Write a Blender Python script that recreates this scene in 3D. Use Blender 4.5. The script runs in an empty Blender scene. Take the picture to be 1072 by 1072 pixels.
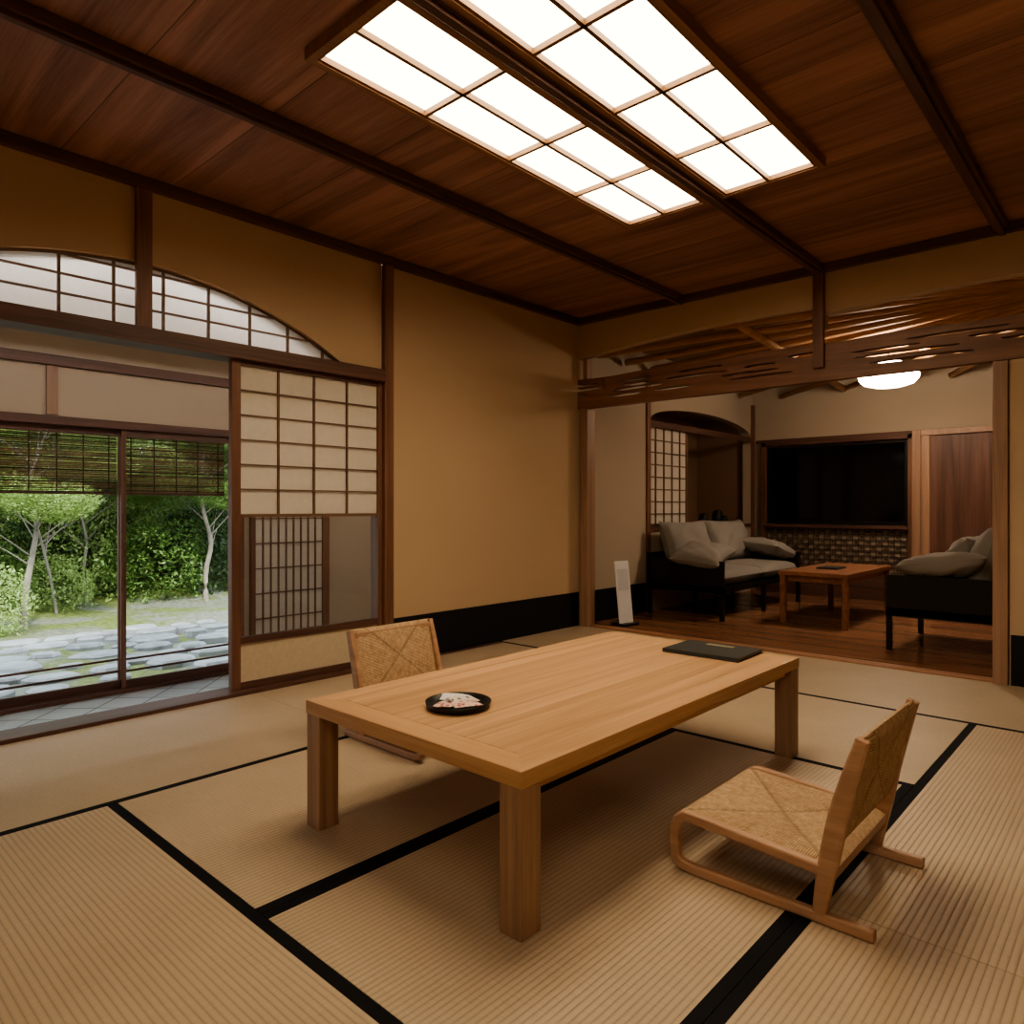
import bpy, math, random
from mathutils import Vector, Matrix, Euler
random.seed(7)
D=bpy.data; S=bpy.context.scene
def lin(c):
    return tuple([((x/255)/12.92 if x/255<=0.04045 else ((x/255+0.055)/1.055)**2.4) for x in c])+(1,)
# ---------------- node helpers
class NT:
    def __init__(s,name):
        s.m=D.materials.new(name); s.m.use_nodes=True; s.t=s.m.node_tree; s.t.nodes.clear()
        s.out=s.n('ShaderNodeOutputMaterial')
    def n(s,typ,**k):
        x=s.t.nodes.new(typ)
        for a,b in k.items(): setattr(x,a,b)
        return x
    def l(s,a,b): s.t.links.new(a,b)
    def math(s,op,a,b=None,c=None):
        x=s.n('ShaderNodeMath',operation=op)
        for i,v in enumerate((a,b,c)):
            if v is None: continue
            if isinstance(v,(int,float)): x.inputs[i].default_value=v
            else: s.l(v,x.inputs[i])
        return x.outputs[0]
    def mapping(s,vec,scale,loc=None):
        x=s.n('ShaderNodeMapping'); s.l(vec,x.inputs['Vector']); x.inputs['Scale'].default_value=scale
        if loc is not None: s.l(loc,x.inputs['Location'])
        return x.outputs[0]
    def noise(s,vec,scale=1,detail=4,rough=.55,dist=0):
        x=s.n('ShaderNodeTexNoise'); s.l(vec,x.inputs['Vector'])
        x.inputs['Scale'].default_value=scale;x.inputs['Detail'].default_value=detail
        x.inputs['Roughness'].default_value=rough;x.inputs['Distortion'].default_value=dist
        return x.outputs['Fac']
    def ramp(s,fac,stops):
        x=s.n('ShaderNodeValToRGB'); s.l(fac,x.inputs[0]); e=x.color_ramp.elements
        while len(e)<len(stops): e.new(.5)
        for i,(p,c) in enumerate(stops): e[i].position=p; e[i].color=c
        return x.outputs[0]
    def mul(s,col,fac):
        x=s.n('ShaderNodeMix',data_type='RGBA',blend_type='MULTIPLY'); x.inputs[0].default_value=1
        s.l(col,x.inputs[6])
        c=s.n('ShaderNodeCombineColor')
        for i in range(3): s.l(fac,c.inputs[i])
        s.l(c.outputs[0],x.inputs[7]); return x.outputs[2]
    def pbsdf(s,col,rough=.5,bump=None,bs=.3,bd=.002,spec=.5,**k):
        b=s.n('ShaderNodeBsdfPrincipled')
        if isinstance(col,tuple): b.inputs['Base Color'].default_value=col
        else: s.l(col,b.inputs['Base Color'])
        b.inputs['Roughness'].default_value=rough
        b.inputs['Specular IOR Level'].default_value=spec
        for a,v in k.items(): b.inputs[a.replace('_',' ')].default_value=v
        if bump is not None:
            q=s.n('ShaderNodeBump'); q.inputs['Strength'].default_value=bs; q.inputs['Distance'].default_value=bd
            s.l(bump,q.inputs['Height']); s.l(q.outputs[0],b.inputs['Normal'])
        s.l(b.outputs[0],s.out.inputs[0]); return b
    def obj(s): return s.n('ShaderNodeTexCoord').outputs['Object']

def wood(name,c1,c2,axis='x',rough=.45,across=22,along=1.1,plank=None,seam=True,var=.25,spec=.4,bs=.15):
    t=NT(name); co=t.obj(); ai='xyz'.index(axis)
    sc=[across]*3; sc[ai]=along
    if plank:
        pax,w,off=plank
        sep=t.n('ShaderNodeSeparateXYZ'); t.l(co,sep.inputs[0])
        q=t.math('DIVIDE',t.math('ADD',sep.outputs['xyz'.index(pax)],off),w)
        fl=t.math('FLOOR',q); fr=t.math('FRACT',q)
        wn=t.n('ShaderNodeTexWhiteNoise',noise_dimensions='1D'); t.l(fl,wn.inputs['W'])
        loc=t.n('ShaderNodeCombineXYZ'); big=t.math('MULTIPLY',wn.outputs['Value'],37.0)
        for i in range(3): t.l(big,loc.inputs[i])
        m=t.mapping(co,sc,loc.outputs[0])
    else: m=t.mapping(co,sc)
    a=t.noise(m,.45,5,.6,1.2)
    sc2=[across*9]*3; sc2[ai]=along*4
    f=t.noise(t.mapping(co,sc2),1,3,.6)
    mix=t.math('ADD',t.math('MULTIPLY',a,.8),t.math('MULTIPLY',f,.25))
    col=t.ramp(mix,[(.33,lin(c1)),(.72,lin(c2))])
    if plank:
        v=t.math('ADD',t.math('MULTIPLY',wn.outputs['Value'],var),1-var/2)
        if seam:
            e=t.math('MINIMUM',fr,t.math('SUBTRACT',1.0,fr))
            g=t.math('MINIMUM',t.math('MULTIPLY',e,w/.004),1.0)
            v=t.math('MULTIPLY',v,t.math('ADD',t.math('MULTIPLY',g,.75),.25))
        col=t.mul(col,v)
    t.pbsdf(col,rough,f,bs,.001,spec)
    return t.m
def plain(name,c,rough=.5,spec=.4,noise=0,ns=60,bs=.0,**k):
    t=NT(name); col=lin(c)
    if noise or bs:
        f=t.noise(t.mapping(t.obj(),(1,1,1)),ns,5,.6)
        g=t.noise(t.mapping(t.obj(),(1,1,1)),1.3,3,.5)
        h=t.math('ADD',t.math('MULTIPLY',f,.5),t.math('MULTIPLY',g,.5))
        d=tuple(max(0,x*(1-noise)) for x in col[:3])+(1,); u=tuple(min(1,x*(1+noise)) for x in col[:3])+(1,)
        cc=t.ramp(h,[(.3,d),(.7,u)])
        t.pbsdf(cc,rough,f,bs,.002,spec,**k)
    else: t.pbsdf(col,rough,spec=spec,**k)
    return t.m
def emis(name,c,s):
    t=NT(name); e=t.n('ShaderNodeEmission'); e.inputs[0].default_value=lin(c); e.inputs[1].default_value=s
    t.l(e.outputs[0],t.out.inputs[0]); return t.m
def paper(name,c,tr=.4):
    t=NT(name); a=t.n('ShaderNodeBsdfDiffuse'); b=t.n('ShaderNodeBsdfTranslucent')
    f=t.noise(t.mapping(t.obj(),(1,1,1)),25,6,.7); col=t.ramp(f,[(.3,tuple(x*.93 for x in lin(c)[:3])+(1,)),(.7,lin(c))])
    t.l(col,a.inputs[0]);t.l(col,b.inputs[0])
    m=t.n('ShaderNodeMixShader'); m.inputs[0].default_value=tr
    t.l(a.outputs[0],m.inputs[1]);t.l(b.outputs[0],m.inputs[2]);t.l(m.outputs[0],t.out.inputs[0]); return t.m
def glassm(name):
    t=NT(name); a=t.n('ShaderNodeBsdfTransparent'); a.inputs[0].default_value=(.97,.98,.97,1)
    g=t.n('ShaderNodeBsdfGlossy'); g.inputs['Roughness'].default_value=.02
    f=t.n('ShaderNodeFresnel'); f.inputs[0].default_value=1.3
    m=t.n('ShaderNodeMixShader'); t.l(f.outputs[0],m.inputs[0]); t.l(a.outputs[0],m.inputs[1]);t.l(g.outputs[0],m.inputs[2])
    t.l(m.outputs[0],t.out.inputs[0]); return t.m
def tatami(name,axis,c1,c2):
    t=NT(name); co=t.obj(); sep=t.n('ShaderNodeSeparateXYZ'); t.l(co,sep.inputs[0])
    ac=sep.outputs[1 if axis=='x' else 0]
    rib=t.math('ABSOLUTE',t.math('SINE',t.math('MULTIPLY',ac,math.pi/.0165)))
    sc=[0,0,1]; sc[0 if axis=='x' else 1]=420; sc[1 if axis=='x' else 0]=14
    f=t.noise(t.mapping(co,sc),1,2,.6)
    big=t.noise(t.mapping(co,(1,1,1)),2.2,3,.5)
    h=t.math('ADD',t.math('POWER',rib,.45),t.math('MULTIPLY',f,.35))
    mix=t.math('ADD',t.math('MULTIPLY',f,.5),t.math('MULTIPLY',big,.5))
    col=t.ramp(mix,[(.3,lin(c1)),(.7,lin(c2))])
    col=t.mul(col,t.math('ADD',t.math('MULTIPLY',t.math('POWER',rib,.4),.40),.62))
    t.pbsdf(col,.45,h,.55,.0022,.4)
    return t.m
def weave(name):
    t=NT(name); co=t.obj(); sep=t.n('ShaderNodeSeparateXYZ'); t.l(co,sep.inputs[0])
    ax=t.math('ABSOLUTE',t.math('DIVIDE',sep.outputs[0],.225)); ay=t.math('ABSOLUTE',t.math('DIVIDE',sep.outputs[1],.20))
    mk=t.math('GREATER_THAN',ax,ay)
    c=t.math('ADD',t.math('MULTIPLY',mk,sep.outputs[1]),t.math('MULTIPLY',t.math('SUBTRACT',1.0,mk),sep.outputs[0]))
    cord=t.math('ABSOLUTE',t.math('SINE',t.math('MULTIPLY',c,math.pi/.0062)))
    d=t.math('MINIMUM',t.math('MULTIPLY',t.math('ABSOLUTE',t.math('SUBTRACT',ax,ay)),18.0),1.0)
    n=t.noise(co,60,3,.6)
    col=t.ramp(n,[(.3,lin((188,156,122))),(.7,lin((220,192,158)))])
    col=t.mul(col,t.math('ADD',t.math('MULTIPLY',t.math('POWER',cord,.5),.45),.55))
    col=t.mul(col,t.math('ADD',t.math('MULTIPLY',d,.3),.7))
    h=t.math('ADD',cord,t.math('MULTIPLY',d,1.0))
    t.pbsdf(col,.7,h,.9,.0025,.2); return t.m
# ---------------- mesh builder
class B:
    def __init__(s): s.v=[];s.f=[];s.mi=[];s.sm=[];s.mats=[]
    def add(s,vs,fs,mat,smooth=False):
        o=len(s.v); s.v+= [tuple(v) for v in vs]
        if mat not in s.mats: s.mats.append(mat)
        k=s.mats.index(mat)
        for f in fs: s.f.append([o+i for i in f]); s.mi.append(k); s.sm.append(smooth)
    def box(s,x0,x1,y0,y1,z0,z1,mat,M=None):
        x0,x1=min(x0,x1),max(x0,x1);y0,y1=min(y0,y1),max(y0,y1);z0,z1=min(z0,z1),max(z0,z1)
        vs=[Vector(p) for p in((x0,y0,z0),(x1,y0,z0),(x1,y1,z0),(x0,y1,z0),(x0,y0,z1),(x1,y0,z1),(x1,y1,z1),(x0,y1,z1))]
        if M: vs=[M@v for v in vs]
        s.add(vs,[(0,3,2,1),(4,5,6,7),(0,1,5,4),(1,2,6,5),(2,3,7,6),(3,0,4,7)],mat)
    def lathe(s,prof,c,mat,n=32,smooth=True):
        vs=[];fs=[]
        for r,z in prof:
            for i in range(n):
                a=2*math.pi*i/n; vs.append((c[0]+r*math.cos(a),c[1]+r*math.sin(a),c[2]+z))
        for j in range(len(prof)-1):
            for i in range(n):
                fs.append((j*n+i,j*n+(i+1)%n,(j+1)*n+(i+1)%n,(j+1)*n+i))
        s.add(vs,fs,mat,smooth)
    def tube(s,pts,rad,mat,n=8,smooth=True):
        pts=[Vector(p) for p in pts]; vs=[];fs=[]
        if not isinstance(rad,(list,tuple)): rad=[rad]*len(pts)
        for i,p in enumerate(pts):
            d=(pts[min(i+1,len(pts)-1)]-pts[max(i-1,0)]).normalized()
            u=d.cross(Vector((0,0,1)))
            if u.length<.05: u=d.cross(Vector((0,1,0)))
            u.normalize(); w=d.cross(u)
            for k in range(n):
                a=2*math.pi*k/n; vs.append(p+(u*math.cos(a)+w*math.sin(a))*rad[i])
        for i in range(len(pts)-1):
            for k in range(n): fs.append((i*n+k,i*n+(k+1)%n,(i+1)*n+(k+1)%n,(i+1)*n+k))
        fs.append(tuple(range(n))[::-1]); fs.append(tuple((len(pts)-1)*n+k for k in range(n)))
        s.add(vs,fs,mat,smooth)
    def sweepx(s,pts,xc,w,h,mat):
        vs=[];fs=[];n=8
        if not isinstance(h,(list,tuple)): h=[h]*len(pts)
        for i,(y,z) in enumerate(pts):
            a=pts[max(i-1,0)];b=pts[min(i+1,len(pts)-1)]
            d=Vector((b[0]-a[0],b[1]-a[1])).normalized(); nn=Vector((-d.y,d.x)); hh=h[i]/2;ww=w/2;c=.3
            for (p,q) in ((1,1-c),(1-c,1),(-1+c,1),(-1,1-c),(-1,-1+c),(-1+c,-1),(1-c,-1),(1,-1+c)):
                vs.append((xc+p*ww,y+nn.x*q*hh,z+nn.y*q*hh))
        for i in range(len(pts)-1):
            for k in range(n): fs.append((i*n+k,i*n+(k+1)%n,(i+1)*n+(k+1)%n,(i+1)*n+k))
        fs.append(tuple(range(n))[::-1]); fs.append(tuple((len(pts)-1)*n+k for k in range(n)))
        s.add(vs,fs,mat,False)
    def puff(s,c,size,rot,mat,e=.45,n=24,amp=0.0,pinch=.12):
        M=Matrix.Translation(c)@Euler(rot).to_matrix().to_4x4(); vs=[];fs=[]
        ph=c[0]*9+c[1]*5
        for side in (1,-1):
            for j in range(n+1):
                for i in range(n+1):
                    u=-1+2*i/n; v=-1+2*j/n
                    u=math.copysign(abs(u)**.8,u); v=math.copysign(abs(v)**.8,v)
                    t=((1-abs(u)**2.6)*(1-abs(v)**2.6))**e
                    x=u*(1-pinch*(1-v*v)*abs(u)**3); y=v*(1-pinch*(1-u*u)*abs(v)**3)
                    w=amp*t*(math.sin(u*6+ph)*math.cos(v*4.4+ph*1.7)+.5*math.sin(u*11-v*9+ph))
                    vs.append(M@Vector((x*size[0]/2,y*size[1]/2,(side*t+w)*size[2]/2)))
        m=(n+1)**2
        for j in range(n):
            for i in range(n):
                a=j*(n+1)+i; fs.append((a,a+1,a+n+2,a+n+1)); fs.append((m+a,m+a+n+1,m+a+n+2,m+a+1))
        s.add(vs,fs,mat,True)
    def obj(s,name,origin=None,bevel=0,parent=None,segs=2):
        if origin is None:
            xs=[v[0] for v in s.v];ys=[v[1] for v in s.v];zs=[v[2] for v in s.v]
            origin=((min(xs)+max(xs))/2,(min(ys)+max(ys))/2,min(zs))
        me=D.meshes.new(name); me.from_pydata([(v[0]-origin[0],v[1]-origin[1],v[2]-origin[2]) for v in s.v],[],s.f)
        for m in s.mats: me.materials.append(m)
        for p,k,sm in zip(me.polygons,s.mi,s.sm): p.material_index=k; p.use_smooth=sm
        me.update()
        o=D.objects.new(name,me); S.collection.objects.link(o); o.location=origin
        if bevel:
            b=o.modifiers.new('bevel','BEVEL'); b.width=bevel; b.segments=segs; b.limit_method='ANGLE'; b.angle_limit=math.radians(40)
        if parent: o.parent=parent
        return o
def qbox(name,x0,x1,y0,y1,z0,z1,mat,bevel=.003):
    b=B(); b.box(x0,x1,y0,y1,z0,z1,mat); return b.obj(name,bevel=bevel)
def smooth_path(p,n=6):
    out=[]
    for i in range(len(p)-1):
        a=p[max(i-1,0)];b=p[i];c=p[i+1];d=p[min(i+2,len(p)-1)]
        for k in range(n):
            t=k/n
            out.append(tuple(.5*((2*b[j])+(-a[j]+c[j])*t+(2*a[j]-5*b[j]+4*c[j]-d[j])*t*t+(-a[j]+3*b[j]-3*c[j]+d[j])*t**3) for j in range(len(b))))
    out.append(tuple(p[-1])); return out
# ---------------- materials
DK1,DK2=(66,47,42),(120,87,74)
wdx=wood('dark_timber_x',DK1,DK2,'x'); wdy=wood('dark_timber_y',DK1,DK2,'y'); wdz=wood('dark_timber_z',(92,63,52),(150,110,88),'z')
wpost=wood('light_post_timber',(134,106,90),(182,146,122),'z')
wlx=wood('kumiko_wood',(100,78,62),(136,110,90),'x')
ceilm=wood('ceiling_boards',(112,80,72),(184,141,124),'y',.5,14,.8,plank=('x',.492,.0+.492*4),var=.34,spec=.3)
oakx=wood('oak_x',(178,138,102),(222,184,144),'x',.36,34,1.2,plank=('y',.147,.0),seam=False,var=.14)
oaky=wood('oak_y',(180,140,102),(216,178,138),'y',.38,30,1.4)
oakz=wood('oak_z',(126,99,80),(182,148,119),'z',.4,34,1.4)
chw=wood('chair_ash',(156,121,96),(198,161,132),'y',.42,40,2)
floorw=wood('annex_floor_boards',(112,77,58),(168,124,95),'y',.25,18,1,plank=('x',.12,0),var=.25)
redw=wood('coffee_table_wood',(122,84,64),(172,124,96),'x',.35,30,1.4)
closetw=wood('closet_board',(80,55,48),(130,94,80),'z',.45,24,1)
bamb=wood('rafter_pole',(180,138,100),(222,178,136),'y',.45,26,2)
ochre=plain('ochre_plaster',(194,170,142),.9,.1,.06,180,.25)
beige=plain('beige_plaster',(184,170,152),.9,.1,.05,180,.2)
grayp=plain('corridor_plaster',(188,174,156),.9,.1,.05,180,.2)
blackp=plain('black_paper_wainscot',(22,23,28),.6,.3)
heri=plain('tatami_black_cloth',(15,16,22),.75,.2,.1,300,.2)
TA=((178,160,136),(202,183,158))
tatx=tatami('tatami_rush_x','x',*TA); taty=tatami('tatami_rush_y','y',*TA)
pap=paper('shoji_paper',(246,240,230),.42)
pap2=paper('shoji_paper_transom',(248,247,245),.6)
boardp=plain('karakami_paper',(204,190,168),.85,.1,.12,40,.1)
glass=glassm('window_glass')
cord=weave('woven_paper_cord')
black=plain('black_lacquer_wood',(20,19,19),.4,.45)
linen=plain('grey_linen',(146,141,136),.95,.1,.12,250,.3)
lite=emis('luminous_paper',(255,230,192),9.0)
lite_fill=emis('added_panel_glow',(255,230,194),6.2)  # glow of the added rear fill panels
lite2=emis('added_wall_glow',(255,236,212),16)  # glow of the wall lights added in the corridor
lite3=emis('added_tube_glow',(255,246,234),34)  # glow of the added tubes behind the transom
lampm=emis('pendant_shade_glow',(255,234,204),34)
white=plain('white_board',(230,230,234),.5,.4)
# ---------------- dimensions
YW=3.67; XB=4.86; H=2.61; XA=-2.1; YA=-2.3; XE=8.4; YE=-.35
qbox('floor',XA,XB+.1,YA,YW+.11,-.40,-.021,plain('subfloor',(60,50,40)),0)
b=B(); b.box(XA,XB,YA,YW,H,H+.08,ceilm); b.obj('ceiling',origin=(0,0,0))
for i,y in enumerate((2.69,1.67,.66,-.35,-1.36)):
    w=.034 if i!=1 else .038
    b=B(); b.box(XA,XB-.001,y-w,y+w,H-.045,H-.001,wdx); b.box(XA,XB-.001,y-w*.45,y+w*.45,H-.062,H-.045,wdx)
    b.obj('ceiling_beam',bevel=.003)
b=B(); b.box(XA,XB,YW-.045,YW-.001,H-.055,H-.002,wdx); b.box(XB-.045,XB-.001,YA,YW-.046,H-.055,H-.002,wdy)
b.box(XA,XB,YA+.001,YA+.045,H-.055,H-.002,wdx);b.box(XA+.001,XA+.045,YA,YW,H-.055,H-.002,wdy); b.obj('trim_1',bevel=.003)
fr=wood('lantern_frame',(120,87,66),(166,126,96),'x')
gold=wood('lantern_lattice',(100,72,48),(136,102,70),'x')
def lantern(x0,x1,y0,y1,lm):
    b=B(); t=.028
    b.box(x0-t,x1+t,y0-t,y0,H-.045,H-.001,fr);b.box(x0-t,x1+t,y1,y1+t,H-.045,H-.001,fr)
    b.box(x0-t,x0,y0,y1,H-.045,H-.001,fr);b.box(x1,x1+t,y0,y1,H-.045,H-.001,fr)
    for yy in (y0,y1-.012): b.box(x0,x1,yy,yy+.012,H-.04,H-.012,gold)
    for xx in (x0,x1-.012): b.box(xx,xx+.012,y0,y1,H-.04,H-.012,gold)
    for k in range(1,4): xx=x0+(x1-x0)*k/4; b.box(xx-.008,xx+.008,y0,y1,H-.042,H-.02,gold)
    ym=(y0+y1)/2; b.box(x0,x1,ym-.008,ym+.008,H-.042,H-.02,gold)
    b.box(x0,x1,y0,y1,H-.018,H-.01,lm)
    b.obj('ceiling_light_panel')
lantern(1.37,3.35,1.73,2.18,lite); lantern(1.37,3.35,1.16,1.61,lite)
lantern(-1.4,.58,-.29,.16,lite_fill); lantern(-1.4,.58,-.86,-.41,lite_fill)  # unseen pair behind the camera, added as fill light for the room
# ---------------- left wall with arch
def arc(x):
    d=abs(x-1.34)
    if d>=1.13: return 1.88
    R=2.2146; return max(1.88,2.2-(R-math.sqrt(R*R-d*d)))
b=B(); b.box(2.857,XB+.08,YW,YW+.1,-.4,H,ochre); b.obj('wall_left',origin=(0,0,0))
b=B(); b.box(XA,-.20,YW,YW+.1,-.4,H,ochre); b.obj('wall_left',origin=(0,0,0))
b=B()
N=72; xs=[-.128+(2.784+.128)*i/N for i in range(N+1)]
vs=[];fs=[]
for x in xs:
    z=arc(x); vs+=[(x,YW,z),(x,YW,H),(x,YW+.1,z),(x,YW+.1,H)]
for i in range(N):
    a=4*i;c=a+4; fs+=[(a,c,c+1,a+1),(a+2,a+3,c+3,c+2),(a,a+2,c+2,c)]
b.add(vs,fs,ochre); b.obj('wall_left_upper',origin=(0,0,0))
b=B(); yt=YW+.05
vs=[];fs=[]
for x in xs: vs+=[(x,yt,1.88),(x,yt,max(arc(x)+.01,1.885))]
for i in range(N): a=2*i; fs.append((a,a+2,a+3,a+1))
b.add(vs,fs,pap2)
for k in range(10):
    xx=1.34-.23*4.5+.23*k; z=arc(xx)
    if z>1.9: b.box(xx-.006,xx+.006,yt-.018,yt-.003,1.88,z,wlx)
for z in (1.985,2.075,2.165):
    hw=math.sqrt(max(0,2.2146**2-(2.2146-(2.2-z))**2)); b.box(1.34-hw,1.34+hw,yt-.016,yt-.004,z-.005,z+.005,wlx)
for i in range(N):
    if arc(xs[i])>1.885 or arc(xs[i+1])>1.885:
        p=(xs[i],arc(xs[i]));q=(xs[i+1],arc(xs[i+1]))
        b.add([(p[0],yt-.02,p[1]-.014),(q[0],yt-.02,q[1]-.014),(q[0],yt-.02,q[1]),(p[0],yt-.02,p[1])],[(0,1,2,3)],wlx)
b.obj('window_1',origin=(0,0,0))
qbox('trim_2',-.128,2.784,YW-.05,YW+.11,1.80,1.878,wdx)
qbox('trim_3',-.128,2.784,YW-.06,YW+.11,-.012,.018,wdx)
qbox('trim_12',2.857,3.86,YW-.061,YW-.009,-.02,.0,wdx)
qbox('trim_4',1.305,1.378,YW-.03,YW-.001,1.88,H-.057,wdz)
qbox('post_left',2.785,2.856,YW-.035,YW+.12,-.0,H-.057,wdz)
qbox('post_left',-.20,-.13,YW-.035,YW+.12,-.0,H-.057,wdz)
b=B(); b.box(2.858,XB-.002,YW-.008,YW-.0005,.0,.285,blackp); b.obj('baseboard_left')
def shoji(x0,x1,yc):
    b=B(); t=.035; st=.05; z0,z1=.019,1.797
    b.box(x0,x0+st,yc-t/2,yc+t/2,z0,z1,wdz);b.box(x1-.03,x1,yc-t/2,yc+t/2,z0,z1,wdz)
    a0,a1=x0+st,x1-.03
    b.box(a0,a1,yc-t/2,yc+t/2,z0,.055,wdx);b.box(a0,a1,yc-t/2,yc+t/2,.265,.30,wdx);b.box(a0,a1,yc-t/2,yc+t/2,1.775,z1,wdx)
    b.box(a0,a1,yc-t/2,yc+t/2,.95,.968,wlx)
    b.box(a0,a1,yc-.004,yc+.004,.055,.265,boardp)
    b.box(a0,a1,yc-.002,yc+.002,.30,.95,glass)
    b.box(a0,a1,yc+.002,yc+.004,.968,1.775,pap)
    for k in range(1,4): xx=a0+(a1-a0)*k/4; b.box(xx-.005,xx+.005,yc-.012,yc+.001,.968,1.775,wlx)
    for k in range(1,6): z=.968+(1.775-.968)*k/6; b.box(a0,a1,yc-.013,yc+.0,z-.004,z+.004,wlx)
    b.obj('shoji_screen')
shoji(1.79,2.783,YW+.01)
# ---------------- back wall with ranma
b=B(); b.box(XB,XB+.08,YA,.628,-.4,1.84,ochre); b.obj('wall_back',origin=(0,0,0))
b=B()
b.box(XB,XB+.08,YA,-.301,1.84,H,ochre)
b.obj('wall_back',origin=(0,0,0))
b=B()
def band(y0,y1,za,zm,zb):
    n=24;vs=[];fs=[]
    for i in range(n+1):
        t=i/n; y=y0+(y1-y0)*t; z=(1-t)**2*za+2*t*(1-t)*zm+t*t*zb
        vs+=[(XB,y,z),(XB,y,H),(XB+.08,y,z),(XB+.08,y,H)]
    for i in range(n):
        a=4*i;c=a+4; fs+=[(a,a+1,c+1,c),(a+2,c+2,c+3,a+3),(a,c,c+2,a+2)]
    b.add(vs,fs,ochre)
band(1.69,YW,2.345,2.375,2.27); band(-.30,1.64,2.27,2.36,2.285)
b.box(XB,XB+.08,1.64,1.69,2.2,H,ochre)
b.obj('wall_back_upper',origin=(0,0,0))
b=B(); b.box(XB-.008,XB-.0005,YA,.62,.0,.285,blackp); b.obj('baseboard_back')
qbox('post_back',XB-.02,XB+.09,3.56,3.635,0,1.838,wpost)
qbox('post_back',XB-.0,XB+.07,3.575,3.62,2.095,2.265,wpost)
qbox('post_back',XB-.02,XB+.09,.632,.705,0,1.838,wpost)
qbox('trim_5',XB-.045,XB-.012,1.63,1.70,1.93,H-.057,wdz)
qbox('trim_6',XB+.0,XB+.10,.706,3.558,-.02,.01,wood('threshold',(150,108,80),(190,144,112),'y'))
b=B(); y0,y1=-.30,YW-.001; xa,xb=XB-.01,XB+.05
carve=wood('carved_plank',(106,76,62),(158,117,94),'y')
rnd=random.Random(5)
ny=int((y1-y0)/.012); z0,z1=1.842,2.092
slots=[]
for zc in (1.925,1.962,2.000,2.036):
    y=y0+rnd.uniform(0,.3)
    while y<y1-.1:
        L=rnd.uniform(.22,.60); slots.append((y+L/2,L/2,zc+rnd.uniform(-.006,.006),rnd.uniform(.008,.014))); y+=L+rnd.uniform(.12,.5)
for k in range(ny):
    ya=y0+(y1-y0)*k/ny; yb=y0+(y1-y0)*(k+1)/ny; ym=(ya+yb)/2
    iv=[]
    for (c,hl,zc,hh) in slots:
        d=abs(ym-c)/hl
        if d<1: h=hh*math.sqrt(1-d*d); iv.append((zc-h,zc+h))
    iv.sort(); z=z0
    for (a,c) in iv: b.box(xa,xb,ya,yb,z,a,carve); z=c
    b.box(xa,xb,ya,yb,z,z1+.006*math.sin(ym*7),carve)
b.obj('carved_transom_board')
b=B(); b.box(XA-.1,XA,YA,YW,-.4,H,ochre); b.obj('wall_rear')
b=B(); b.box(XA,XB,YA-.1,YA,-.4,H,ochre); b.obj('wall_right')
# ---------------- tatami
def mat(x0,x1,y0,y1,ax,edges=(1,1)):
    b=B(); e=.032; g=.0008
    x0+=g;x1-=g;y0+=g;y1-=g
    if ax=='x':
        a=y0+(e if edges[0] else 0); c=y1-(e if edges[1] else 0)
        b.box(x0,x1,a,c,-.02,0,tatx)
        if edges[0]: b.box(x0,x1,y0,a,-.02,.0,heri)
        if edges[1]: b.box(x0,x1,c,y1,-.02,.0,heri)
    else:
        a=x0+(e if edges[0] else 0); c=x1-(e if edges[1] else 0)
        b.box(a,c,y0,y1,-.02,0,taty)
        if edges[0]: b.box(x0,a,y0,y1,-.02,.0,heri)
        if edges[1]: b.box(c,x1,y0,y1,-.02,.0,heri)
    b.obj('tatami_mat')
X0,X1,X2,X3=.875,2.845,3.86,XB
Y0,Y1,Y2,Y3=.655,1.635,2.61,YW-.062
mat(X0,X1,Y1,Y2,'x',(1,0)); mat(X0,X1,Y0,Y1,'x'); mat(X1,X2,Y0,Y2,'y',(1,0))
mat(X2,X3-.0,Y0+.985,YW-.009,'y',(1,0)); mat(X2,X3,Y0-.985,Y0+.985,'y',(1,0)); mat(X2,X3,YA,Y0-.985,'y',(1,0))
mat(X0+1.02,X2,Y2,Y3,'x',(1,0)); mat(-.11,X0+1.02,Y2,Y3,'x',(1,0)); mat(XA,-.11,Y2,Y3,'x',(1,0))
mat(-.11,X0,Y0,Y2,'y',(0,1)); mat(XA,-.11,Y0,Y2,'y',(0,1))
mat(-.12,1.85,Y0-.985,Y0,'x',(0,1)); mat(1.85,X2,Y0-.985,Y0,'x',(0,1)); mat(XA,-.12,Y0-.985,Y0,'x',(0,1))
mat(-.12,1.85,Y0-1.97,Y0-.985,'x'); mat(1.85,X2,Y0-1.97,Y0-.985,'x'); mat(XA,-.12,Y0-1.97,Y0-.985,'x')
mat(XA,X2,YA,Y0-1.97,'x')
# ---------------- low table
tx0,tx1,ty0,ty1,tz=1.215,2.91,1.08,1.99,.395
b=B(); th=.042; bw=.085; lg=.07
b.add([(tx0,ty0,tz-th),(tx0,ty1,tz-th),(tx0+bw,ty1-bw,tz-th),(tx0+bw,ty0+bw,tz-th),(tx0,ty0,tz),(tx0,ty1,tz),(tx0+bw,ty1-bw,tz),(tx0+bw,ty0+bw,tz)],
      [(0,1,2,3),(4,7,6,5),(0,4,5,1),(3,2,6,7)],oaky)
b.add([(tx1,ty0,tz-th),(tx1,ty1,tz-th),(tx1-bw,ty1-bw,tz-th),(tx1-bw,ty0+bw,tz-th),(tx1,ty0,tz),(tx1,ty1,tz),(tx1-bw,ty1-bw,tz),(tx1-bw,ty0+bw,tz)],
      [(0,3,2,1),(4,5,6,7),(0,1,5,4),(3,7,6,2)],oaky)
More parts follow.
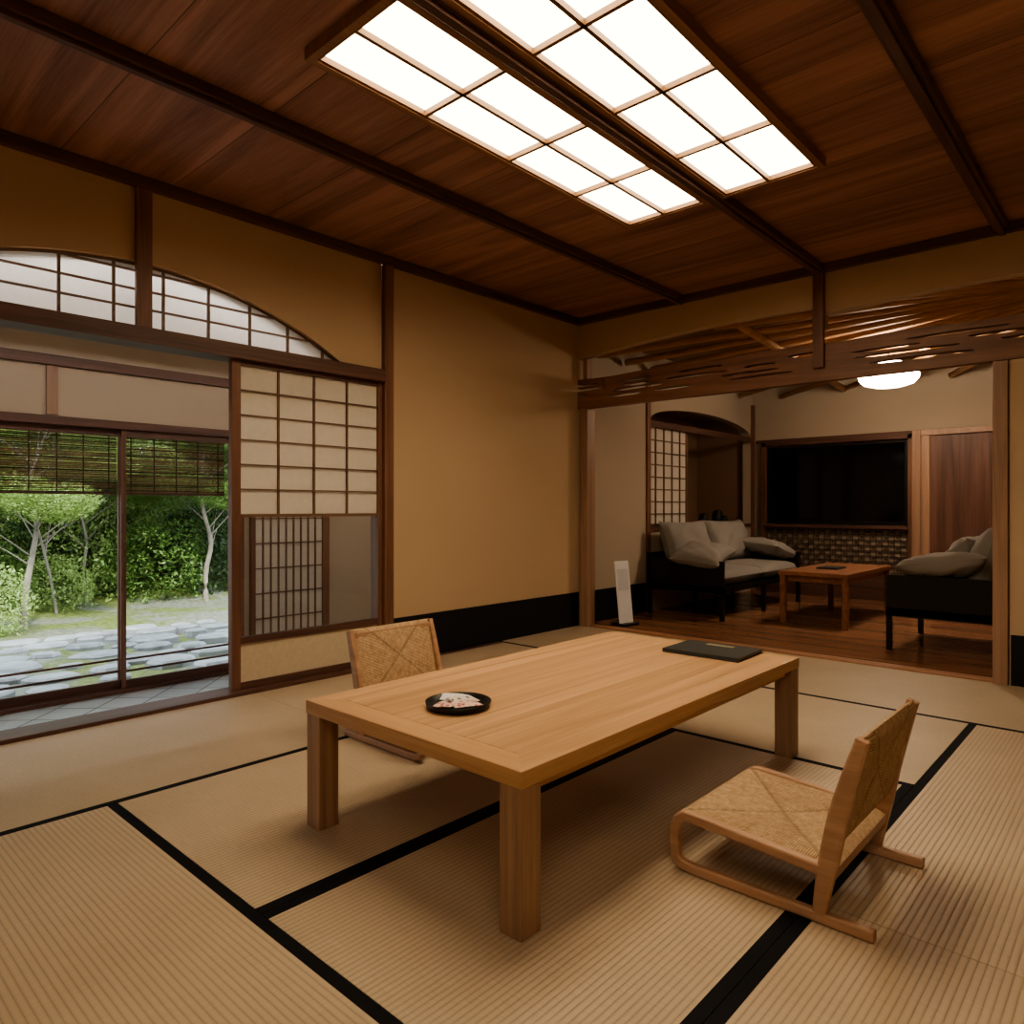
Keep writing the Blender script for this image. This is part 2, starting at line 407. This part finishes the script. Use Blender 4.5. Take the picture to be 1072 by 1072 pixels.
for (ya,yb) in ((ty0,ty0+bw),(ty1,ty1-bw)):
    f=[(0,1,2,3),(4,7,6,5),(0,4,5,1)] if ya<yb else [(0,3,2,1),(4,5,6,7),(0,1,5,4)]
    f=[tuple(reversed(q)) for q in f]
    b.add([(tx0,ya,tz-th),(tx1,ya,tz-th),(tx1-bw,yb,tz-th),(tx0+bw,yb,tz-th),(tx0,ya,tz),(tx1,ya,tz),(tx1-bw,yb,tz),(tx0+bw,yb,tz)],f,oakx)
b.box(tx0+bw+.0008,tx1-bw-.0008,ty0+bw+.0008,ty1-bw-.0008,tz-th,tz,oakx)
for lx in (tx0+.002,tx1-lg-.002):
    for ly in (ty0+.002,ty1-lg-.002): b.box(lx,lx+lg,ly,ly+lg,0.0005,tz-th,oakz)
b.box(tx0+lg,tx1-lg,ty0+.03,ty0+.05,tz-th-.03,tz-th,oakx); b.box(tx0+lg,tx1-lg,ty1-.05,ty1-.03,tz-th-.03,tz-th,oakx)
b.obj('low_dining_table',bevel=.002)
b=B(); c=(1.485,1.577,tz)
b.lathe([(0,.001),(.088,.001),(.096,.006),(.101,.02),(.097,.021),(.091,.009),(.084,.006),(0,.006)],c,black,48)
def pattern(name,a,b_):
    t=NT(name); v=t.n('ShaderNodeTexVoronoi'); t.l(t.obj(),v.inputs['Vector']); v.inputs['Scale'].default_value=60
    t.pbsdf(t.ramp(v.outputs['Distance'],[(.3,lin(a)),(.5,lin(b_))]),.6); return t.m
pm=[pattern('pink_washi',(186,96,92),(228,204,194)),white,pattern('grey_washi',(96,100,116),(222,214,204))]
for i,(dx,dy,rz,sx,sy) in enumerate(((-.028,.018,.4,.05,.034),(.034,.006,1.2,.046,.032),(-.008,-.038,-.3,.048,.03),(.014,.036,-.9,.04,.028),(.0,.0,.2,.036,.026))):
    b.puff((c[0]+dx,c[1]+dy,tz+.013+.0025*i),(sx*2,sy*2,.013),(.06*(i-1.5),.05,rz),pm[(0,2,0,1,2)[i]],.5,8,.1,.05)
b.obj('snack_tray')
b=B(); M=Matrix.Translation((2.765,1.385,tz))@Euler((0,0,.03)).to_matrix().to_4x4()
cov=plain('folder_cover',(56,59,58),.55,.4,.1,200,.1)
b.box(-.125,.125,-.165,.165,.001,.004,cov,M);b.box(-.12,.12,-.160,.160,.004,.013,plain('folder_pages',(120,110,96)),M);b.box(-.125,.125,-.165,.165,.013,.017,cov,M);b.box(-.128,-.122,-.165,.165,.001,.017,cov,M)
b.box(.06,.09,-.06,.06,.0172,.0176,plain('folder_label',(150,140,110)),M)
b.obj('information_folder',bevel=.001)
# ---------------- floor chairs
def chair(cx,cy,rz):
    e=D.objects.new('legless_floor_chair',None); S.collection.objects.link(e); e.location=(cx,cy,0); e.rotation_euler=(0,0,rz)
    b=B()
    for s in (-1,1):
        xc=s*.228
        p=smooth_path([(-.150,.129),(0,.140),(.19,.153),(.232,.146),(.250,.115),(.250,.06),(.243,.030),(.21,.016),(.1,.015),(-.1,.015),(-.262,.015)],5)
        b.sweepx(p,xc,.026,[.028]*len(p),chw)
        q=smooth_path([(-.138,.02),(-.150,.10),(-.163,.17),(-.185,.28),(-.212,.38),(-.236,.462)],5)
        n=len(q); b.sweepx(q,xc,.027,[.030+.016*math.sin(math.pi*min(1,i/n*1.1)) for i in range(n)],chw)
    b.box(-.215,.215,.215,.240,.128,.150,chw); b.box(-.215,.215,-.17,-.145,.105,.128,chw)
    b.box(-.215,.215,-.232,-.214,.425,.45,chw); b.box(-.215,.215,-.178,-.162,.19,.212,chw)
    b.obj('frame',origin=(0,0,0),bevel=.002,parent=e)
    def pad(name,w,d,th,dip):
        b=B(); n=24; vs=[];fs=[]
        for side in (1,-1):
            for j in range(n+1):
                for i in range(n+1):
                    u=-1+2*i/n; v=-1+2*j/n
                    rr=th/2*math.sqrt(max(0,1-max(abs(u),abs(v))**10))
                    sag=-dip*(1-u*u)*(1-v*v)
                    z=sag+side*rr*(1-.3*math.exp(-((abs(u)-abs(v))/.06)**2))
                    vs.append((u*w/2,v*d/2,z))
        m=(n+1)**2
        for j in range(n):
            for i in range(n):
                a=j*(n+1)+i; fs.append((a,a+1,a+n+2,a+n+1)); fs.append((m+a,m+a+n+1,m+a+n+2,m+a+1))
        b.add(vs,fs,cord,True); return b.obj(name,origin=(0,0,0),parent=e)
    s=pad('woven_seat',.455,.415,.034,.012); s.location=(0,.038,.141); s.rotation_euler=(math.radians(3.4),0,0)
    s=pad('woven_backrest',.452,.285,.032,.010); s.location=(0,-.203,.327); s.rotation_euler=(math.radians(90+14),0,0)
    return e
chair(1.995,.745,0); chair(2.045,2.385,math.pi)
# ---------------- corridor (doma)
ZC=-.41; YO=5.85
tile=NT('diagonal_tile'); co=tile.obj()
mp=tile.n('ShaderNodeMapping'); tile.l(co,mp.inputs[0]); mp.inputs['Rotation'].default_value=(0,0,math.radians(45))
br=tile.n('ShaderNodeTexBrick'); tile.l(mp.outputs[0],br.inputs[0]); br.offset=0; br.inputs['Scale'].default_value=1
br.inputs['Brick Width'].default_value=.27; br.inputs['Row Height'].default_value=.27; br.inputs['Mortar Size'].default_value=.006
br.inputs['Color1'].default_value=lin((192,198,202)); br.inputs['Color2'].default_value=lin((174,182,188)); br.inputs['Mortar'].default_value=lin((70,72,74))
tile.pbsdf(br.outputs[0],.3)
b=B(); b.box(XA,5.0,YW+.11,YO+.1,ZC-.1,ZC,tile.m); b.obj('floor_corridor',origin=(0,0,0))
b=B(); b.box(2.96,5.0,YO,YO+.1,ZC,2.3,grayp); b.obj('wall_corridor',origin=(0,0,0))
b=B(); b.box(XA,2.96,YO,YO+.1,1.66,2.3,grayp); b.obj('wall_corridor',origin=(0,0,0))
b=B(); b.box(4.9,5.0,YW+.11,YO,ZC,2.3,grayp); b.obj('wall_corridor',origin=(0,0,0))
b=B(); b.box(XA-.1,XA,YW+.11,YO,ZC,2.3,grayp); b.obj('wall_corridor',origin=(0,0,0))
b=B(); b.box(XA-.1,5.0,YW+.1,YO+.5,2.38,2.45,wood('eave_boards',(110,80,60),(156,118,92),'y',.6,14,1,plank=('x',.2,3)))
b.obj('ceiling_corridor',origin=(0,0,0))
b=B()
x=-1.9
while x<4.85: b.box(x,x+.05,YW+.42,YO-.001,2.31,2.378,wdy); x+=.42
b.box(XA+.01,4.89,4.75,4.83,2.235,2.309,wdx); b.box(XA+.01,4.89,YO-.06,YO-.002,2.02,2.09,wdx)
b.obj('corridor_rafters')
for x in (.2,1.4,2.9):  # hidden tubes, added to brighten the transom paper from behind
    b=B(); b.tube([(x,YW+.32,2.31),(x+1.05,YW+.32,2.31)],.018,lite3,12); b.box(x-.03,x+1.08,YW+.29,YW+.35,2.345,2.379,wdx)
    b.box(x-.03,x-.0,YW+.30,YW+.34,2.29,2.345,wdx); b.box(x+1.05,x+1.08,YW+.30,YW+.34,2.29,2.345,wdx); b.obj('added_tube_light')
for x in (-.9,4.45):  # out-of-view lights, added to lift the dark corridor
    b=B(); b.box(x-.11,x+.11,YW+.125,YW+.23,1.55,1.85,lite2); b.box(x-.12,x+.12,YW+.101,YW+.124,1.53,1.87,wdz); b.box(x-.12,x+.12,YW+.124,YW+.24,1.53,1.548,wdz); b.obj('added_wall_light')
b=B(); b.box(1.49,1.56,YO-.02,YO-.001,1.67,2.019,wpost);b.box(2.885,2.955,YO-.03,YO+.1,ZC,2.019,wdz); b.obj('trim_7')
def gdoor(x0,x1,yy):
    b=B(); t=.03; z0,z1=ZC+.03,1.60
    b.box(x0,x0+.035,yy,yy+t,z0,z1,wdz);b.box(x1-.035,x1,yy,yy+t,z0,z1,wdz)
    b.box(x0,x1,yy+.001,yy+t-.001,z0,z0+.06,wdx);b.box(x0,x1,yy+.001,yy+t-.001,z1-.05,z1,wdx)
    for z in (-.26,-.17): b.box(x0,x1,yy+.006,yy+t-.006,z,z+.015,wdx)
    b.box(x0+.035,x1-.035,yy+.013,yy+.017,z0+.06,z1-.05,glass)
    b.obj('glass_sliding_door')
for i in range(6):
    x1=2.88-.86*i; gdoor(x1-.89,x1,YO+.01+(.04 if i%2 else 0))
qbox('trim_8',XA,2.88,YO-.03,YO+.1,1.60,1.66,wdx); qbox('trim_9',XA,2.88,YO-.03,YO+.1,ZC-.0,ZC+.03,wdx)
sud=plain('sudare_reed',(128,96,78),.8,.2,.35,90); sud2=plain('sudare_reed_dark',(84,62,52),.8,.2,.3,90)
rs=random.Random(11)
for i in range(6):
    x1=2.86-.86*i; x0=x1-.82; b=B(); z=1.60; yy=YO+.14
    while z>1.12:
        h=rs.choice((.006,.008,.010,.013)); t0=rs.uniform(-.0015,.0015)
        b.add([(x0,yy,z-h),(x1,yy,z-h+t0),(x1,yy,z+t0),(x0,yy,z),(x0,yy+.004,z-h),(x1,yy+.004,z-h+t0),(x1,yy+.004,z+t0),(x0,yy+.004,z)],
              [(0,1,2,3),(7,6,5,4),(3,2,6,7),(0,4,5,1)],sud if rs.random()<.6 else sud2)
        z-=h+rs.choice((.002,.003,.006))
    for k in range(5): xx=x0+.06+(x1-x0-.12)*k/4; b.box(xx,xx+.008,yy-.003,yy+.006,1.12,1.60,sud2)
    b.box(x0,x1,yy-.004,yy+.008,1.105,1.122,wdx); b.obj('sudare_blind')
b=B(); x0,x1=3.05,3.72; yy=YO-.04
b.box(x0,x1,yy+.01,yy+.012,ZC+.05,1.55,pap)
b.box(x0-.04,x0,yy-.01,yy+.03,ZC,1.6,wdz); b.box(x1,x1+.07,yy-.01,yy+.03,ZC,1.6,wdz); b.box(x0,x1,yy-.01,yy+.03,1.55,1.6,wdx)
n=9
for k in range(1,n): xx=x0+(x1-x0)*k/n; b.box(xx-.006,xx+.006,yy-.004,yy+.009,ZC+.05,1.55,wlx)
for k in range(1,9): z=ZC+k*.22; b.box(x0,x1,yy-.003,yy+.009,z-.005,z+.005,wlx)
b.obj('lattice_screen')
# ---------------- annex
b=B(); b.box(XB+.1,XE,YE,YW,-.1,0,floorw); b.obj('floor_annex',origin=(0,0,0))
HA=2.50
b=B()
b.box(XB+.08,6.0,YW,YW+.1,0,HA,beige); b.box(8.32,XE+.1,YW,YW+.1,0,HA,beige)
def arc2(x):
    t=(x-7.16)/1.16; return 1.86+.17*math.sqrt(max(0,1-t*t))
n=40;vs=[];fs=[]
for i in range(n+1):
    x=6.0+2.32*i/n; z=arc2(x); vs+=[(x,YW,z),(x,YW,HA),(x,YW+.1,z),(x,YW+.1,HA)]
for i in range(n):
    a=4*i;c=a+4; fs+=[(a,c,c+1,a+1),(a,a+2,c+2,c)]
b.add(vs,fs,beige); b.box(6.0,8.32,YW,YW+.1,0,.78,beige)
b.obj('wall_annex_left',origin=(0,0,0))
b=B(); b.box(XE,XE+.1,YE,YW,0,HA,beige); b.obj('wall_annex_back',origin=(0,0,0))
b=B(); b.box(XB+.08,XE,YE-.1,YE,0,HA,beige); b.obj('wall_annex_right',origin=(0,0,0))
b=B(); b.box(XB+.08,XE+.1,YE-.1,YW+.1,HA,HA+.05,wood('annex_ceiling_board',(120,88,64),(160,122,92),'y',.5,14,1,plank=('x',.3,0)))
b.obj('ceiling_annex',origin=(0,0,0))
b=B()
# peeled-log rafters fanning out from a hub near the right-hand wall, with cross poles
hub=(5.75,.05,2.44); rr=random.Random(4)
for k in range(30):
    a=math.radians(-12+k*(204/29)); dx,dy=math.cos(a),math.sin(a)
    tmax=1e9
    for (p,d,lo,hi) in ((hub[0],dx,XB+.12,XE-.04),(hub[1],dy,YE+.03,YW-.04)):
        if abs(d)>1e-6: tmax=min(tmax,((hi if d>0 else lo)-p)/d)
    e=(hub[0]+dx*tmax,hub[1]+dy*tmax,2.44-.028*tmax)
    mid=((hub[0]+e[0])/2+rr.uniform(-.03,.03),(hub[1]+e[1])/2+rr.uniform(-.03,.03),(hub[2]+e[2])/2)
    b.tube([hub,mid,e],[.014,.022,.030],bamb)
for (p,q) in (((XB+.15,2.3,2.36),(XE-.05,2.6,2.33)),((6.3,YW-.05,2.34),(7.4,.3,2.38))): b.tube([p,q],.034,bamb)
b.obj('rafter_poles')
b=B(); b.box(5.94,6.0,YW-.02,YW+.0,0,2.25,wdz);b.box(8.32,8.38,YW-.03,YW+.0,0,2.25,wdz)
b.box(6.0,8.32,YW-.01,YW+.0,1.80,1.86,wdx); b.box(6.0,8.32,YW-.02,YW+.0,.78,.815,wdx); b.box(XE-.02,XE-.001,YE,YW-.04,1.78,1.82,wdy) ;b.obj('trim_11')
b=B(); b.box(XB+.1,5.93,YW-.008,YW-.001,0,.28,blackp); b.obj('baseboard_annex')
brn=plain('alcove_plaster',(140,112,92),.9,.1,.05,100,.2)
b=B(); b.box(5.95,8.4,YW+.75,YW+.8,.5,2.1,brn);b.box(5.9,5.95,YW+.1,YW+.8,.5,2.1,brn);b.box(8.4,8.45,YW+.1,YW+.8,.5,2.1,brn);b.box(5.9,8.45,YW+.1,YW+.8,2.1,2.15,brn)
b.box(5.95,8.4,YW+.1,YW+.75,.74,.78,wdx); b.obj('wall_alcove',origin=(0,0,0))
b=B(); x0,x1=6.02,6.82; yy=YW+.03
b.box(x0,x1,yy+.012,yy+.014,.82,1.80,pap)
b.box(x0,x0+.03,yy,yy+.03,.82,1.80,wdz);b.box(x1-.03,x1,yy,yy+.03,.82,1.80,wdz);b.box(x0,x1,yy,yy+.03,.816,.845,wdx)
for k in range(1,5): xx=x0+(x1-x0)*k/5; b.box(xx-.006,xx+.006,yy,yy+.012,.82,1.80,wlx)
for k in range(1,8): z=.82+.98*k/8; b.box(x0,x1,yy,yy+.012,z-.005,z+.005,wlx)
b.obj('shoji_screen')
b=B()
for (x,y,r,h) in ((7.6,YW+.25,.05,.16),(7.85,YW+.2,.06,.20),(8.05,YW+.22,.045,.13)):
    b.lathe([(0,0),(r,0),(r*1.1,h*.5),(r*.9,h*.9),(r*.4,h),(0,h)],(x,y,.781),black,20)
b.obj('tea_canisters')
b=B(); b.box(XE-.05,XE-.012,1.99,3.44,.85,1.70,plain('tv_screen',(4,5,8),.10,.5)); 
b.box(XE-.055,XE-.051,1.96,3.47,.82,.85,black);b.box(XE-.055,XE-.051,1.96,3.47,1.70,1.72,black);b.box(XE-.055,XE-.05,1.96,1.99,.85,1.7,black);b.box(XE-.055,XE-.05,3.44,3.47,.85,1.7,black)
b.box(XE-.012,XE-.001,2.3,3.1,1.0,1.5,black)
b.obj('television')
b=B(); b.box(XE-.09,XE-.021,3.48,3.53,0,1.78,wdz);b.box(XE-.09,XE-.021,1.90,1.955,0,1.78,wdz);b.box(XE-.09,XE-.021,1.90,3.53,1.735,1.779,wdy)
b.box(XE-.12,XE-.001,1.955,3.48,.775,.815,wdy)
b.box(XE-.03,XE-.001,1.955,3.48,0,.775,plain('lattice_backing',(160,146,128)))
lat=plain('lattice_strip',(96,80,68),.6)
for k in range(26): y=1.97+k*.06; b.box(XE-.05,XE-.031,y,y+.010,.30,.775,lat)
for k in range(9): z=.30+k*.058; b.box(XE-.052,XE-.033,1.955,3.48,z,z+.008,lat)
for k in range(26):
    for j in range(8):
        if (k+j)%2: b.box(XE-.049,XE-.032,1.985+k*.06,1.985+k*.06+.03,.325+j*.058,.345+j*.058,lat)
b.box(XE-.06,XE-.03,1.955,3.48,0,.29,wdy)
b.obj('lattice_media_cabinet')
b=B(); b.box(XE-.25,XE-.021,1.80,1.88,0,1.80,wpost); b.box(XE-.22,XE-.021,.30,1.72,0,1.74,closetw); b.box(XE-.25,XE-.021,.30,1.80,1.74,1.80,wpost)
b.box(XE-.235,XE-.22,1.72,1.80,.0,1.74,wpost); b.obj('closet_door',bevel=.003)
b=B(); c=(6.8,1.75,2.06)
b.lathe([(0,0),(.12,.005),(.2,.03),(.235,.07),(.24,.10)],c,lampm,40)
b.lathe([(.24,.10),(.245,.105),(.245,.125),(.24,.13)],c,black,40)
b.lathe([(.24,.13),(.22,.17),(.15,.2),(.02,.215)],c,lampm,40)
b.tube([(c[0],c[1],c[2]+.21),(c[0],c[1],HA-.002)],.008,black)
b.obj('pendant_lamp')
b=B(); x0,x1,y0,y1,z=6.14,7.42,1.88,2.46,.455
b.box(x0,x1,y0,y1,z-.035,z,redw); b.box(x0+.05,x1-.05,y0+.05,y0+.07,z-.09,z-.035,redw);b.box(x0+.05,x1-.05,y1-.07,y1-.05,z-.09,z-.035,redw)
b.box(x0+.05,x0+.07,y0+.05,y1-.05,z-.09,z-.035,redw);b.box(x1-.07,x1-.05,y0+.05,y1-.05,z-.09,z-.035,redw)
for lx in (x0+.01,x1-.055):
    for ly in (y0+.01,y1-.055): b.box(lx,lx+.045,ly,ly+.045,0,z-.035,redw)
b.obj('coffee_table',bevel=.004)
b=B(); b.box(6.55,6.80,2.1,2.28,z+.0005,z+.012,cov); b.box(6.56,6.79,2.11,2.27,z+.012,z+.016,cov); b.obj('magazine')
def sofa(name,x0,x1,yf,yb,n):
    b=B(); s=1 if yb>yf else -1
    def bx(xa,xb,ya,yb_,za,zb,m): b.box(xa,xb,yf+s*ya,yf+s*yb_,za,zb,m)
    d=abs(yb-yf); L=x1-x0; p=.035
    for lx in ((x0,(x0+x1)/2-p/2,x1-p) if n>1 else (x0,x1-p)):
        for ly in (0,d-p): bx(lx,lx+p,ly,ly+p,0,.26,black)
    bx(x0,x1,0,d,.25,.30,black)
    for xx in (x0,x1-.03): bx(xx,xx+.03,0,d,.24,.53,black)
    bx(x0,x1,d-.03,d,.25,.58,black)
    for i in range(n):
        w=(L-.08)/n; cx=x0+.04+w*(i+.5)
        b.puff((cx,yf+s*(d*.44),.375),(w*1.0,d*.84,.17),(0,0,0),linen,.22,amp=.03,pinch=.03)
        b.puff((cx+random.uniform(-.03,.03),yf+s*(d-.17),.655),(w*.92,.47,.24),(s*math.radians(72),0,random.uniform(-.06,.06)),linen,.42,amp=.10)
    if n>1:
        b.puff((x0+.16,yf+s*(d*.36),.575),(.50,d*.62,.17),(s*math.radians(6),math.radians(-14),.1),linen,.42,amp=.09)
        b.puff((x1-.18,yf+s*(d*.36),.575),(.50,d*.62,.17),(s*math.radians(6),math.radians(14),-.1),linen,.42,amp=.09)
    else:
        b.puff((x0+.22,yf+s*(d*.42),.575),(.52,d*.72,.18),(s*math.radians(8),math.radians(14),.1),linen,.42,amp=.12)
        b.puff((x0+.62,yf+s*(d*.50),.62),(.46,.44,.20),(s*math.radians(50),0,-.35),linen,.42,amp=.12)
    return b.obj(name)
sofa('sofa',5.85,7.66,2.83,3.60,2); sofa('armchair',5.49,6.42,1.43,.68,1)
b=B(); M=Matrix.Translation((5.13,3.36,0))@Euler((math.radians(-7),0,math.radians(-12))).to_matrix().to_4x4()
b.box(-.08,.08,-.005,.005,.02,.55,white,M); b.box(-.065,.065,-.0065,-.005,.30,.48,plain('sign_print',(206,208,216)),M)
M2=Matrix.Translation((5.13,3.36,0))@Euler((0,0,math.radians(-12))).to_matrix().to_4x4()
b.box(-.09,.09,-.06,.09,0.001,.022,black,M2); b.obj('information_sign_stand',bevel=.001)
# ---------------- garden
ZG=-.5
g=NT('garden_ground'); co=g.obj(); n1=g.noise(co,.8,5,.6,.5); n2=g.noise(co,14,6,.7)
c1=g.ramp(n2,[(.3,lin((64,76,36))),(.7,lin((132,142,72)))]); c2=g.ramp(n2,[(.3,lin((84,88,74))),(.7,lin((142,144,128)))])
mx=g.n('ShaderNodeMix',data_type='RGBA'); k=g.ramp(n1,[(.46,(0,0,0,1)),(.54,(1,1,1,1))]); g.l(k,mx.inputs[0]); g.l(c1,mx.inputs[6]); g.l(c2,mx.inputs[7])
g.pbsdf(mx.outputs[2],.8,n2,.8,.03)
b=B(); n=50; vs=[];fs=[]
for j in range(n+1):
    for i in range(n+1):
        x=-6+22*i/n; y=YO+.1+18*j/n
        z=ZG+.05*math.sin(x*1.3+y*.7)*math.sin(y*.9)+max(0,(y-11)*.12)
        if y<7: z=ZG-.0
        vs.append((x,y,z))
for j in range(n):
    for i in range(n): a=j*(n+1)+i; fs.append((a,a+1,a+n+2,a+n+1))
b.add(vs,fs,g.m,True); b.obj('garden_ground',origin=(0,0,0))
stone=plain('garden_stone',(146,150,152),.5,.4,.45,7,.6)
b=B(); placed=[]
for i in range(1500):
    x=random.uniform(-1,7); y=random.uniform(6.5,9.2); r=random.uniform(.13,.30); n=9
    if any((x-p)**2+((y-q)/.7)**2<((r+s_)**2)*.86 for p,q,s_ in placed): continue
    placed.append((x,y,r))
    ph=random.random()*6; z=ZG+.02; top=random.uniform(.02,.06)
    ring=[(r*random.uniform(.78,1.05),2*math.pi*k/n+ph) for k in range(n)]
    vs=[(x+q*math.cos(a),y+q*.7*math.sin(a),z-.1) for q,a in ring]+[(x+q*math.cos(a),y+q*.7*math.sin(a),z+top*.5) for q,a in ring]+[(x+q*.85*math.cos(a),y+q*.6*math.sin(a),z+top) for q,a in ring]
    fs=[(k,(k+1)%n,n+(k+1)%n,n+k) for k in range(n)]+[(n+k,n+(k+1)%n,2*n+(k+1)%n,2*n+k) for k in range(n)]+[tuple(2*n+k for k in range(n))]
    b.add(vs,fs,stone)
b.obj('stepping_stones',origin=(0,0,0))
def leafmat(name,a,c):
    t=NT(name); co=t.obj(); n=t.noise(co,9,4,.7); col=t.ramp(n,[(.35,lin(a)),(.65,lin(c))])
    d=t.n('ShaderNodeBsdfPrincipled'); t.l(col,d.inputs[0]); d.inputs['Roughness'].default_value=.35
    tr=t.n('ShaderNodeBsdfTranslucent'); t.l(col,tr.inputs[0]); m=t.n('ShaderNodeMixShader'); m.inputs[0].default_value=.35
    t.l(d.outputs[0],m.inputs[1]);t.l(tr.outputs[0],m.inputs[2]);t.l(m.outputs[0],t.out.inputs[0]); return t.m
def leafmesh(name,n,ls,mat,seed,shell=.55):
    r=random.Random(seed); vs=[];fs=[]
    for i in range(n):
        v=Vector((r.gauss(0,1),r.gauss(0,1),r.gauss(0,1))).normalized()
        lump=1+.26*math.sin(v.x*5+seed)*math.sin(v.y*6)*math.cos(v.z*5)+.08*math.sin(v.x*13)*math.sin(v.z*12+v.y*11)
        p=v*(shell+(1-shell)*r.random()**.6)*lump
        q=Euler((r.uniform(-1,1),r.uniform(-1,1),r.uniform(0,6.3))).to_matrix(); L=ls*r.uniform(.6,1.3)
        o=len(vs)
        for c in ((-L,0,0),(0,-L*.45,0),(L,0,.15*L),(0,L*.45,0)): vs.append(p+q@Vector(c))
        fs.append((o,o+1,o+2,o+3))
    me=D.meshes.new(name); me.from_pydata(vs,[],fs); me.materials.append(mat); me.update(); return me
L1=leafmat('leaf_green',(62,92,46),(134,164,86)); L2=leafmat('leaf_light',(120,150,82),(196,214,140)); L3=leafmat('leaf_dark',(36,58,36),(86,114,66))
ms=[leafmesh('foliage_a',5200,.045,L1,1),leafmesh('foliage_b',3600,.045,L2,2),leafmesh('foliage_c',5200,.05,L3,3)]
shr=D.objects.new('garden_planting',None); S.collection.objects.link(shr)
def shrub(name,x,y,z,sx,sy,sz,k):
    o=D.objects.new(name,ms[k]); S.collection.objects.link(o); o.location=(x,y,z); o.scale=(sx,sy,sz); o.rotation_euler=(0,0,random.uniform(0,6.28)); o.parent=shr
for i in range(16):
    x=-2+i*.85; shrub('hedge_shrub',x,14.6+random.uniform(-.5,.5),random.uniform(.2,.8),1.2,1.2,random.uniform(1.1,1.6),random.choice((0,2,2)))
for i in range(14):
    x=-1.5+i*.95; shrub('hedge_tree',x,16.0+random.uniform(-.4,.4),random.uniform(2.2,3.2),1.5,1.3,1.6,random.choice((0,2,2)))
for (x,y,r,h,k) in ((2.2,12.0,.75,.7,0),(3.5,12.6,.9,.95,1),(4.6,12.1,.8,.8,0),(5.7,12.4,.9,1.1,2),(1.1,11.0,.7,.8,0),(6.8,11.8,.9,.8,0),(2.0,10.2,.46,.5,1),(2.7,13.0,.9,1.4,2),(0.2,10.4,.8,.6,2),(4.1,13.4,1.0,1.5,1),(8,12,1,1,0),(3.1,11.6,.5,.5,1),(5.1,13.0,.8,1.5,0),(2.4,13.3,.9,2.6,1),(3.6,13.3,.9,2.8,0),(5.0,13.4,1.0,2.8,1),(6.2,13.4,1,2.9,0)):
    shrub('azalea_shrub',x,y,ZG+h*.7,r,r,min(h,1.5) if h<2 else 1.0,k)
bark=plain('tree_bark',(140,132,120),.9,.1,.3,12,.6)
def tree(x,y,h,seed,k,nb=16,rad=.045):
    e=D.objects.new('garden_tree',None); S.collection.objects.link(e); e.location=(x,y,ZG); e.parent=shr
    r=random.Random(seed); b=B()
    pts=[(0,0,-.1)]
    for i in range(1,7): pts.append((pts[-1][0]+r.uniform(-.12,.14),pts[-1][1]+r.uniform(-.1,.1),h*i/6))
    sp=smooth_path(pts,4); b.tube(sp,[rad*(1-i/len(sp)*.7) for i in range(len(sp))],bark,8)
    ends=[]
    for i in range(nb):
        q=sp[int(len(sp)*(.3+.045*i*.95))%len(sp)]; a=r.uniform(0,6.28); L=r.uniform(.4,.9)
        p=[q,(q[0]+math.cos(a)*L*.5,q[1]+math.sin(a)*L*.5,q[2]+L*.4),(q[0]+math.cos(a)*L,q[1]+math.sin(a)*L,q[2]+L*.7)]
        b.tube(smooth_path(p,3),[.012*(1-j/8) for j in range(7)],bark,6); ends.append(p[-1])
    b.obj('trunk',origin=(0,0,0),parent=e)
    for q in ends[3:]:
        o=D.objects.new('foliage',ms[k]); S.collection.objects.link(o); o.parent=e; o.location=q; o.scale=(.5,.5,.22)
tree(2.45,10.6,2.6,5,1); tree(5.1,11.3,2.8,12,0); tree(3.6,11.9,3.0,21,0,12,.03); tree(3.0,11.2,2.9,8,1,12,.022)
# ---------------- light & world
w=D.worlds.new('World'); S.world=w; w.use_nodes=True; bg=w.node_tree.nodes['Background']
bg.inputs[0].default_value=(.80,.88,1,1); bg.inputs[1].default_value=3.4
sl=D.lights.new('sun','SUN'); sl.energy=5.0; sl.angle=.15; sl.color=(1,.96,.88); so=D.objects.new('sun',sl); S.collection.objects.link(so); so.rotation_euler=(math.radians(38),math.radians(-20),0)
# ---------------- camera
cd=D.cameras.new('camera'); cd.sensor_width=36; cd.lens=36*742.5/1072; cd.shift_y=-4/1072; cd.clip_start=.05
co=D.objects.new('camera',cd); S.collection.objects.link(co); co.location=(0,0,1); co.rotation_euler=(math.radians(90),0,-math.atan2(.7385,.6743)); S.camera=co
S.view_settings.view_transform='AgX'
try: S.view_settings.look='AgX - Medium High Contrast'
except Exception: pass
S.view_settings.exposure=.3
